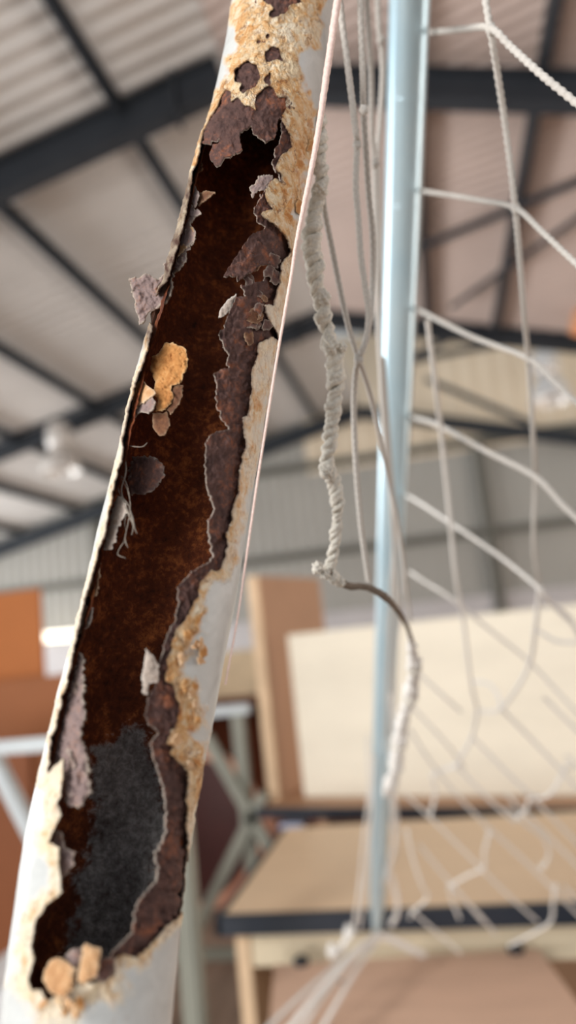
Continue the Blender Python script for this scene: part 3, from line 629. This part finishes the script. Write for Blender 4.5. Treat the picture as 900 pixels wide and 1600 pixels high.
flake(z([150,520,250,480,315,495,260,530,220,570,165,580], 260, 180, 4.09), -.003, BR, (-.00004, 0), seed=3)
flake(z([130,610,200,600,225,630,190,650,150,690,120,680], 260, 180, 4.09), +.0004, PG_, seed=4)
flake(z([90,700,150,690,190,750,180,800,120,860,80,820], 260, 180, 4.09), .0012, PG_, seed=5, bumpy=.0008)
flake(z([470,80,500,90,495,170,460,250,420,255,435,190,440,110], 180, 360, 5), .0012, TN, seed=6)
flake(z([495,190,555,165,555,220,510,300,460,330,420,400,390,340,420,270], 180, 360, 5), .0002, PG_, seed=7, bumpy=.001)
flake(z([195,275,215,290,235,330,200,375,205,330,190,320], 260, 180, 4.09), -.0015, BR, seed=8, step=1)
flake(z([290,55,340,60,410,90,430,150,425,200,400,240,395,290,330,310,340,390,300,450,260,460,230,455,250,400,222,350,232,290,205,220,215,140,260,120], 180, 520, 3.75), -.0065, OR, bumpy=.0014, seed=9, label='orange rust flake hanging inside the hole')
flake(z([330,312,400,300,395,370,360,440,325,480,300,450,335,390], 180, 520, 3.75), -.0085, BR, seed=10)
flake(z([225,470,310,462,325,545,290,595,255,605,225,570,218,520], 180, 520, 3.75), -.008, BR, seed=11)
flake(z([120,300,150,278,190,310,235,345,225,365,160,410,110,445,95,470,100,400], 180, 520, 3.75), +.0008, TN, seed=12, label='tan paint flake turned in at the left rim')
flake(z([110,450,160,410,220,375,245,400,220,440,200,470,140,460,120,490,110,500,70,590,62,575,95,510], 180, 520, 3.75), -.0002, PG_, seed=13, bumpy=.001)
flake(z([310,60,430,50,510,90,520,190,470,250,380,300,310,300,285,220,300,120], 130, 700, 4.09), -.022, DK, seed=14, rag=5)
flake(z([215,300,260,330,280,390,240,490,215,500,218,580,180,640,120,645,120,590,160,540,165,450,190,380], 130, 700, 4.09), -.0002, PL, bumpy=.001, seed=15, rag=4, label='pale grey dusty flake below the cobweb')
flake(z([75,745,100,720,105,780,98,880,75,945,25,950,30,900,60,830], 130, 700, 4.09), -.0008, TN, seed=16)
flake(z([320,230,360,240,345,310,305,345,300,320], 0, 850, 2.46), -.0012, PL, seed=17, bumpy=.0008)
flake(z([300,408,316,440,322,520,318,600,330,640,310,740,332,800,335,850,348,950,310,1010,260,1012,242,900,240,830,205,840,200,800,215,680,240,620,270,560,282,480], 0, 850, 2.46), -.0010, PG_, (.00002, 0), .0015, .0012, seed=18, label='purple grey layered rust standing along the left rim')
flake(z([215,1100,235,1110,250,1170,285,1180,282,1240,240,1285,225,1230,200,1160], 0, 850, 2.46), -.002, PG_, seed=19, bumpy=.001)
flake(z([380,738,460,760,452,820,440,885,380,920,352,915,355,860,370,800], 0, 1220, 2.9), .0016, TN, (0, .00003), .0003, seed=20, label='tan paint flake curled up at the bottom of the hole')
flake(z([230,812,262,800,300,812,342,860,335,940,290,985,255,975,225,960,192,905,205,850], 0, 1220, 2.9), .0006, TN, seed=21, bumpy=.0007)
flake(z([160,950,190,942,222,1005,190,1040,130,1062,128,1000], 0, 1220, 2.9), .0012, TN, seed=22)
flake(z([295,790,330,760,372,758,365,830,345,862,315,850], 0, 1220, 2.9), -.0012, PG_, seed=23, bumpy=.0008)
flake(z([455,800,520,800,520,860,490,905,445,912,438,880], 0, 1220, 2.9), -.0015, DK, seed=24)
flake(z([540,165,600,240,605,300,595,345,560,345,548,405,522,395,520,290], 60, 960, 3.21), -.0005, PL, seed=25, label='pinkish grey flake at the edge of the rust plate')
flake(z([145,550,155,495,190,440,230,395,285,368,285,400,255,450,235,490,185,540], 310, 380, 4.7), .0002, PL, (-.00006, 0), .0006, seed=26, label='pale grey flake standing up from the rust plate')
flake(z([520,455,560,450,580,410,620,378,690,388,650,440,640,480,590,490,575,500,550,530,545,490], 260, 180, 4.09), -.001, PG_, seed=27, step=1, rag=3.5)
flake(z([580,560,600,500,640,530,680,600,660,640,610,640,575,600], 260, 180, 4.09), -.0006, DK, seed=28)
rng = random.Random(11)
def blobby(x, y, r, asp=1.3, rot=0, n=9):
    o = []
    for i in range(n):
        a = 2*math.pi*i/n; q = r*rng.uniform(.6, 1.15); u, v = q*math.cos(a)/math.sqrt(asp), q*math.sin(a)*math.sqrt(asp)
        o += [x+u*math.cos(rot)-v*math.sin(rot), y+u*math.sin(rot)+v*math.cos(rot)]
    return o
k = 0
for x0, x1, y0, y1, n, mats, r0, r1, lf in ((372, 498, -20, 150, 34, (OR, TN, OR), 6, 15, .0007), (440, 492, 150, 340, 30, (OR, OR, TN), 5, 12, .0007), (352, 400, 60, 170, 10, (OR, TN), 5, 10, .0006), (262, 318, 960, 1250, 16, (OR, TN), 5, 11, .0003), (60, 130, 1545, 1600, 5, (TN, OR), 6, 12, .0002), (52, 92, 1250, 1530, 12, (TN, TN), 5, 11, .0002), (345, 445, 165, 235, 18, (DK, PG_, BR), 5, 12, .0006), (385, 440, 360, 640, 16, (DK, BR, DK), 6, 14, -.0012), (260, 320, 290, 470, 16, (PG_, BR, PG_, TN), 4, 9, .0006), (105, 130, 1040, 1240, 9, (PG_, PG_), 5, 10, -.0005)):
    for _ in range(n*3):
        if n <= 0: break
        x, y = rng.uniform(x0, x1), rng.uniform(y0, y1); q = np.array([[x, y]])
        s_h = min(sdist(q, H1)[0], min(sdist(q, e_)[0] for e_ in (PA, PB, PC, PD)))
        inside_plate = mats[0] in (DK, PG_)
        if mats[0] is DK and not (s_h < -6 and sdist(q, H2)[0] > 6): continue
        if mats[0] is PG_ and not (-14 < s_h < 6): continue
        if not inside_plate and s_h < 9: continue
        if mats[0] is OR and y < 340 and sdist(q, R1)[0] > 2: continue
        if mats[0] is TN and x > np.interp(y, rows, mid)-half[0]*.2 and y < 1530: continue
        n -= 1; k += 1
        flake(blobby(x, y, rng.uniform(r0, r1), rng.uniform(1, 2.2), rng.uniform(-.6, .3)), lf+.0005+rng.uniform(-.0003, .0005), mats[k % len(mats)], (rng.uniform(-9, 9)*1e-5, rng.uniform(-9, 9)*1e-5), .0009, .0005, 1.5, seed=40+k, rag=3)
# cobweb threads in the left rim
webs = [[(190,700), (193,722), (189,745), (199,765), (204,790), (201,812)], [(192,702), (197,735), (190,765), (196,790), (206,815), (214,834)], [(203,790), (195,815), (197,832), (192,848)], [(191,690), (205,697), (222,698), (230,692)], [(201,800), (208,822), (206,836)], [(186,740), (196,752), (202,772), (203,800)], [(183,775), (195,782), (203,795), (212,830)], [(197,845), (190,852), (184,866), (196,872)], [(188,722), (184,760), (192,780)], [(202,796), (188,806), (180,820)], [(204,800), (196,840), (200,856)]]
for k, pts in enumerate(webs):
    cord('cobweb_thread', [unproj(np.array(float(x)), np.array(float(y)), surf_d(x, y)+.001+.0008*math.sin(3*i+k)) for i, (x, y) in enumerate(pts)], [.00012, .0002, .00014, .0002, .0001] if k not in (1, 6) else [.0002, .0004, .0002, .0004, .00012], M['cobweb'], post, step=.0006, sides=6, rough=.9, seed=k, lump=.5)
#ENDPOST#
# ------------------------------------------------------------ pole, cords and net
#NET#
# slanting stay pole: near at the top, far at the bottom
p0 = at_d(640, -10, .64); p1 = at_d(588, 1458, 1.80); tp = (p0-p1)/np.linalg.norm(p0-p1); R0 = .0178
stay = empty('stay_pole', p1, 'pale blue galvanised stay pole slanting down through the net beside the post', 'pole')
bm = bmesh.new(); n = 32
t3 = Vector(tp); s3_ = t3.cross(Vector((0, 1, 0))).normalized(); u3 = s3_.cross(t3)
rings = []
L_ = float(np.linalg.norm(p0-p1)); prof = [(0, .25, 1.), (.004, .42, 1.), (.05, .62, 1.), (.16, .95, 1.), (.22, 1, 1.)]+[(.3+i*.1, 1, 1) for i in range(int(L_*10)+6)]
for s, a, b_ in prof:
    q = Vector(p1)+t3*s; rings.append([bm.verts.new(q+s3_*(R0*a*math.cos(2*math.pi*i/n))+u3*(R0*(1.0 if a > .9 else .9)*math.sin(2*math.pi*i/n))) for i in range(n)])
for A, B in zip(rings, rings[1:]):
    for i in range(n): bm.faces.new([A[i], A[(i+1) % n], B[(i+1) % n], B[i]])
bm.faces.new(rings[0][::-1]); bm.faces.new(rings[-1]); bobj('tube', bm, M['pole'], stay, smooth=True)
for yv in (150, 316):                          # faint welded joints
    s = np.interp(yv, [0, 1458], [1, 0]); dd = 1/np.interp(yv, [-10, 1458], [1/.64, 1/1.8]); q = at_d(np.interp(yv, [-10, 1458], [640, 588]), yv, dd)
    bm = bmesh.new(); rr_ = []
    for o, k_ in ((-.0012, 1.0), (0, 1.025), (.0012, 1.0)):
        rr_.append([bm.verts.new(Vector(q)+t3*o+s3_*(R0*k_*math.cos(2*math.pi*i/n))+u3*(R0*k_*math.sin(2*math.pi*i/n))) for i in range(n)])
    for A, B in zip(rr_, rr_[1:]):
        for i in range(n): bm.faces.new([A[i], A[(i+1) % n], B[(i+1) % n], B[i]])
    bobj('weld_ring', bm, M['pole'], stay, smooth=True)
def line3(p):                                  # (x, y, depth) triples, depth interpolated where it is left out
    k = [i for i, q in enumerate(p) if len(q) > 2]; d = np.interp(range(len(p)), k, [1/p[i][2] for i in k])
    return [at_d(q[0], q[1], 1/e) for q, e in zip(p, d)]
net = empty('goal_net', at_d(590, 1470, 1.75), 'off-white knotted goal net hanging by the pale blue pole and spreading right', 'net')
def tw(p, r=.0021, mat='twine', parent=None, step=None, knots=(), name='twine', **kw):
    if name == 'twine' and r < .0045: r *= .86 if p[0][0] > 640 else .78
    if mat == 'twine': kw = dict(braid=.34, pitch=r*2.6, **kw); step = r*.42
    q = line3(p)
    for e, f_ in ((0, 1), (-1, -2)):            # the net goes on past the edge of the picture
        if p[e][0] > 895 or p[e][1] < -15:
            d = q[e]-q[f_]; x_ = q[e]+d/np.linalg.norm(d)*(.3 if p[e][0] > 700 else .03); q = [x_]+q if e == 0 else q+[x_]
    o = cord(name, q, r, M[mat], parent or net, step=step, **kw)
    for x, y, d, s in knots:
        c = at_d(x, y, d); bm = bmesh.new(); bmesh.ops.create_icosphere(bm, subdivisions=2, radius=r*s)
        for v in bm.verts:
            v.co *= 1+.18*math.sin(v.co.x*2300+v.co.z*1700); v.co.z *= 1.35; v.co += Vector(c)
        kn = bobj('knot', bm, M[mat], o, smooth=True)
    return o
# right mesh: two falling lines and the meshes between them
tw([(752, -40, .44), (766, 46, .44), (778, 120), (790, 200), (805, 325, .50), (818, 480), (825, 560, .60), (833, 680), (836, 745, .72), (834, 850), (843, 920, .85)], .0022, knots=[(766, 46, .44, 1.7), (805, 326, .5, 1.7), (825, 560, .6, 1.6), (836, 745, .72, 1.6)])
tw([(668, 500, .62), (680, 600), (688, 665, .72), (700, 780), (712, 900), (724, 970, .95), (735, 1060), (746, 1110, 1.15)], .0026, 'twine_low')
tw([(655, 52, .9), (690, 49, .62), (728, 45), (766, 44, .44), (800, 75), (850, 120), (930, 185, .40)], .0022)
tw([(640, 296, .82), (690, 303, .64), (750, 313), (805, 325, .50), (850, 365), (930, 440, .45)], .0022)
tw([(640, 478, .86), (665, 490, .78), (735, 525), (825, 560, .60), (870, 600), (930, 655, .55)], .0026)
tw([(630, 650, .95), (655, 655, .86), (688, 666, .76), (760, 705), (836, 745, .68), (880, 790), (930, 838, .66)], .0032)
tw([(625, 770, 1.), (650, 782, .92), (700, 815, .86), (775, 865), (843, 920, .80), (862, 945), (905, 985, .86)], .0028, 'twine_low')
tw([(640, 893, 1.0), (662, 908), (705, 935, .98), (760, 980), (828, 1035, 1.05), (900, 1112), (940, 1150, 1.1)], .0028, 'twine_low')
tw([(843, 920, .85), (836, 985), (828, 1035, 1.), (805, 1080), (782, 1108, 1.1), (762, 1112), (746, 1110, 1.15)], .0030, 'twine_low', knots=[(784, 1106, 1.1, 1.5), (843, 920, .85, 1.5)])
tw([(838, 984, 1.), (856, 995), (875, 1003), (930, 1004, 1.)], .0028, 'twine_low')
tw([(862, 945, .9), (885, 960), (900, 985), (925, 1040, 1.)], .0028, 'twine_low')
tw([(738, 1065, 1.15), (760, 1067), (776, 1082), (783, 1106, 1.1)], .0028, 'twine_low')
tw([(746, 1110, 1.15), (738, 1150, 1.2), (722, 1180), (712, 1196, 1.25), (684, 1206), (676, 1216), (680, 1240), (672, 1276, 1.35)], .0032, 'twine_low', knots=[(712, 1197, 1.25, 1.4), (676, 1212, 1.3, 1.4)])
for p in ([(784, 1108, 1.12), (840, 1165), (910, 1240, 1.2)], [(738, 1152, 1.2), (790, 1205), (835, 1248, 1.25)], [(714, 1197, 1.25), (760, 1245), (805, 1285, 1.32)], [(640, 1140, 1.2), (672, 1190), (712, 1240), (760, 1290, 1.35)], [(640, 1100, 1.2), (700, 1165), (725, 1200, 1.3)],
          [(632, 1240, 1.35), (670, 1275, 1.38), (730, 1335), (790, 1395), (840, 1440, 1.5)], [(760, 1290, 1.36), (830, 1355), (910, 1435, 1.5)], [(835, 1250, 1.26), (870, 1285), (915, 1330, 1.35)], [(655, 1320, 1.45), (700, 1375), (755, 1440, 1.55)], [(705, 1385, 1.46), (745, 1425), (775, 1460, 1.55)], [(885, 1180, 1.2), (920, 1215, 1.2)], [(640, 1040, 1.1), (690, 1085), (720, 1112, 1.15)], [(850, 1090, 1.08), (905, 1145, 1.1)], [(880, 1385, 1.42), (930, 1430, 1.45)], [(790, 1240, 1.3), (850, 1300), (925, 1375, 1.4)]):
    tw(p, .0030, 'twine_low')
for p, kn in (([(835, 1248, 1.26), (858, 1242), (872, 1222), (884, 1198), (892, 1200, 1.2)], (884, 1199, 1.22)), ([(805, 1280, 1.3), (822, 1265), (826, 1250), (838, 1245, 1.26)], (836, 1246, 1.26)), ([(790, 1262, 1.3), (825, 1290), (850, 1310), (858, 1335), (848, 1356, 1.4)], (846, 1355, 1.4)),
              ([(764, 1303, 1.36), (757, 1330), (755, 1356), (730, 1368), (704, 1384, 1.46)], (764, 1303, 1.36)), ([(636, 1300, 1.4), (646, 1345), (660, 1385), (668, 1402), (645, 1425), (640, 1435, 1.5)], (636, 1300, 1.4)), ([(868, 1382, 1.42), (864, 1410), (860, 1440), (830, 1460), (795, 1478, 1.5)], (868, 1385, 1.42)), ([(702, 1385, 1.46), (706, 1405), (718, 1435, 1.5)], (703, 1385, 1.46)), ([(640, 1420, 1.55), (680, 1455), (720, 1490, 1.6)], None)):
    tw(p, .0030, 'twine_low', knots=[(*kn, 1.6)] if kn else ())
# gathered strands left of the pole
S = [([(528, -40, .40), (534, 30), (541, 85), (548, 140), (556, 205), (558, 225, .42), (556, 290), (560, 340), (564, 400), (571, 450), (576, 490), (572, 530), (561, 560, .44), (555, 590), (553, 650), (557, 740), (565, 830), (576, 908, .5)], .0022, [(558, 226, .42, 1.5), (560, 562, .44, 1.7)]),
     ([(504, 305, .41), (508, 335), (516, 375), (527, 430), (543, 505), (560, 560, .45), (578, 615), (595, 690), (609, 755), (624, 830), (634, 910), (641, 972, .75)], .0020, []),
     ([(563, -40, .40), (564, 40), (567, 120), (568, 170), (572, 240), (576, 300), (582, 370), (582, 440, .46), (578, 500), (566, 550, .45)], .0022, [(568, 172, .41, 1.5)]),
     ([(571, -40, .5), (576, 50), (580, 120), (581, 200), (585, 260), (588, 400), (592, 520), (598, 640), (606, 740, .62)], .0024, [(586, 256, .5, 1.5)]),
     ([(589, -40, .56), (592, 40), (596, 70), (598, 120), (593, 200), (590, 240, .58), (592, 330), (594, 430), (590, 480), (594, 560), (603, 680), (613, 800, .7), (618, 900), (622, 980, .9)], .0026, [(595, 64, .56, 1.6)]),
     ([(672, -40, .66), (667, 40), (662, 150), (657, 300), (650, 450), (643, 600), (634, 740), (626, 860), (620, 990), (616, 1120, 1.3)], .0022, []),
     ([(597, 560, .6), (604, 660), (612, 770), (616, 850), (612, 930), (608, 1030), (606, 1150, 1.2)], .003, []),
     ([(600, 680, .68), (610, 760), (622, 830), (628, 900), (620, 1000), (614, 1100, 1.2)], .0026, []),
     ([(574, 1150, 1.3), (576, 1240), (566, 1340), (556, 1440, 1.6)], .003, []), ([(584, 1180, 1.3), (580, 1290), (570, 1390), (562, 1450, 1.6)], .003, []), ([(582, 1230, 1.4), (570, 1300), (563, 1380), (552, 1450, 1.6)], .003, []),
     ([(612, 1080, 1.2), (619, 1180), (614, 1270), (618, 1330), (604, 1360, 1.6)], .0042, []), ([(604, 1100, 1.25), (612, 1200), (620, 1290), (610, 1350), (602, 1380, 1.6)], .004, []), ([(603, 1350, 1.55), (615, 1380), (622, 1420), (612, 1445, 1.68)], .005, [])]
for p, r, kn in S: tw(p, r, 'twine' if p[0][1] < 700 else 'twine_low', knots=kn)
tw([(583, 1252, 1.46), (594, 1246), (606, 1236), (617, 1224, 1.42)], .0075, 'twine_low')
for p, r in (([(592, 1462, 1.74), (560, 1482), (530, 1515), (490, 1560), (440, 1625), (380, 1720, 1.4)], .0062), ([(588, 1466, 1.74), (550, 1500), (510, 1550), (470, 1610), (420, 1700, 1.4)], .0048), ([(545, 1494, 1.7), (500, 1530), (450, 1575), (400, 1625), (330, 1700, 1.4)], .0048), ([(590, 1468, 1.73), (560, 1510), (530, 1560), (490, 1630), (450, 1700, 1.4)], .005),
             ([(584, 1460, 1.74), (612, 1468), (640, 1482), (662, 1492, 1.8)], .008), ([(548, 1450, 1.68), (540, 1470), (528, 1490), (520, 1500, 1.66)], .007)):
    tw(p, r, 'twine_low', name='gathered_strand', step=.006, sides=8)
for x, y, d in ((520, 1485, 1.66), (546, 1456, 1.68)):
    bm = bmesh.new(); bmesh.ops.create_icosphere(bm, subdivisions=2, radius=.013)
    for v in bm.verts: v.co.z *= 1.3; v.co *= 1+.12*math.sin(v.co.x*300+v.co.z*220); v.co += Vector(at_d(x, y, d))
    bobj('knot', bm, M['twine_low'], net, smooth=True)
# pink cord along the post's right side; thin lower run imitates its lit rim
pk = line3([(532, -40, .400), (526, 10), (512, 105), (499, 195), (487, 262), (473, 330), (462, 385), (455, 432, .338), (436, 540), (420, 640), (404, 740, .318), (388, 850), (372, 960), (352, 1070, .300)])
tag(cord('pink_cord', pk, [.0022, .0018, .0014, .0008, .0006, .0005, .0004], M['pink_cord'], step=.0011, braid=.12, rough=.12), 'straight pale pink cord running down the right edge of the rusted post, its thin lower run imitating the lit rim', 'cord')
# knotted rope: two twisted plies
rope = empty('knotted_rope', at_d(600, 930, .5), 'weathered knotted braided rope hanging between the rusted post and the pole', 'rope')
RP = line3([(497, 180, .40), (500, 215), (497, 245), (503, 275), (498, 305, .405), (491, 335), (488, 375), (492, 420), (497, 455, .41), (506, 490), (513, 530), (524, 565), (524, 610), (520, 650), (515, 695), (511, 733), (521, 752), (527, 790), (525, 835), (518, 875, .44), (513, 888), (524, 903), (540, 915)])
P_, s_ = resample(catmull(RP), .0012); Tn = np.gradient(P_, axis=0); Tn /= np.linalg.norm(Tn, axis=1)[:, None]; U_ = np.cross(Tn, [0, 1, .1]); U_ /= np.linalg.norm(U_, axis=1)[:, None]; W_ = np.cross(Tn, U_)
fat = np.interp(np.linspace(0, 1, len(P_)), [0, .06, .12, .2, .35, .4, .52, .6, .75, .9, 1], [1.1, 1.2, 1.0, 1.15, 1.2, 1.35, 1.3, 1.15, 1.1, .9, .8])*.0021*(1+.42*fbm(s_*110, s_*0, 4, 3))
for k in range(3):
    ph = s_/.0125*2*np.pi+k*2.094+1.6*fbm(s_*60, s_*0+k*9., 15, 3)
    pts = P_+(fat*(.95+.45*fbm(s_*120, s_*0+k*5., 16, 2)))[:, None]*(np.cos(ph)[:, None]*U_+np.sin(ph)[:, None]*W_)
    V, Q, _ = tube(pts[::2], fat[::2]*.86, .0009, sides=8, braid=.3, pitch=.006, rough=.35, seed=k)
    nmesh('rope_ply', V, Q, M['rope'], rope)
def blob(x, y, d, r, sx=1, sz=1, seed=0):
    bm = bmesh.new(); bmesh.ops.create_icosphere(bm, subdivisions=4, radius=1)
    for v in bm.verts:
        c = v.co.copy(); k = 1+.16*math.sin(7*c.x+5*c.z+seed)+.12*math.sin(11*c.y-9*c.z+seed*2)+.06*math.sin(23*c.x+19*c.z)
        v.co = Vector(at_d(x, y, d))+Vector((c.x*r*k*sx, c.y*r*k, c.z*r*k*sz))
    bobj('rope_knot', bm, M['rope'], rope, smooth=True)
for a in ((505, 466, .41, .0037, 1, 1.3, 1), (536, 542, .412, .0021, 1, 1.2, 2), (517, 538, .411, .004, 1, 1.4, 3), (497, 887, .43, .0033, 1, 1.1, 4), (508, 897, .432, .003, 1, 1, 5), (510, 737, .422, .0036, .9, 1.1, 6), (500, 296, .402, .0034, 1, 1.1, 7), (520, 905, .435, .0026, 1, 1, 8)): blob(*a)
cord('rope_tail', line3([(512, 893, .435), (530, 908), (545, 916), (572, 917), (598, 930, .48), (618, 950), (634, 975, .6), (643, 1000)]), [.0024, .0022, .0022, .0020], M['cord_dark'], rope, step=.0013, rough=.25, braid=.05, lump=.25)
cord('rope_tail', line3([(640, 992, .6), (645, 1020), (647, 1055, .68), (640, 1090), (629, 1125, .82), (623, 1165), (617, 1205), (604, 1240, 1.1)]), [.0036, .0050, .0058, .0062], M['twine_low'], rope, step=.0018, rough=.6, braid=.5, pitch=.017, lump=.6)
for a in ((640, 1085, .74, .0075, 1, 1.4, 3), (622, 1160, .9, .0085, 1, 1.3, 5), (618, 1195, 1.0, .0085, 1, 1.2, 8), (646, 1040, .66, .006, 1, 1.4, 9)): blob(*a)
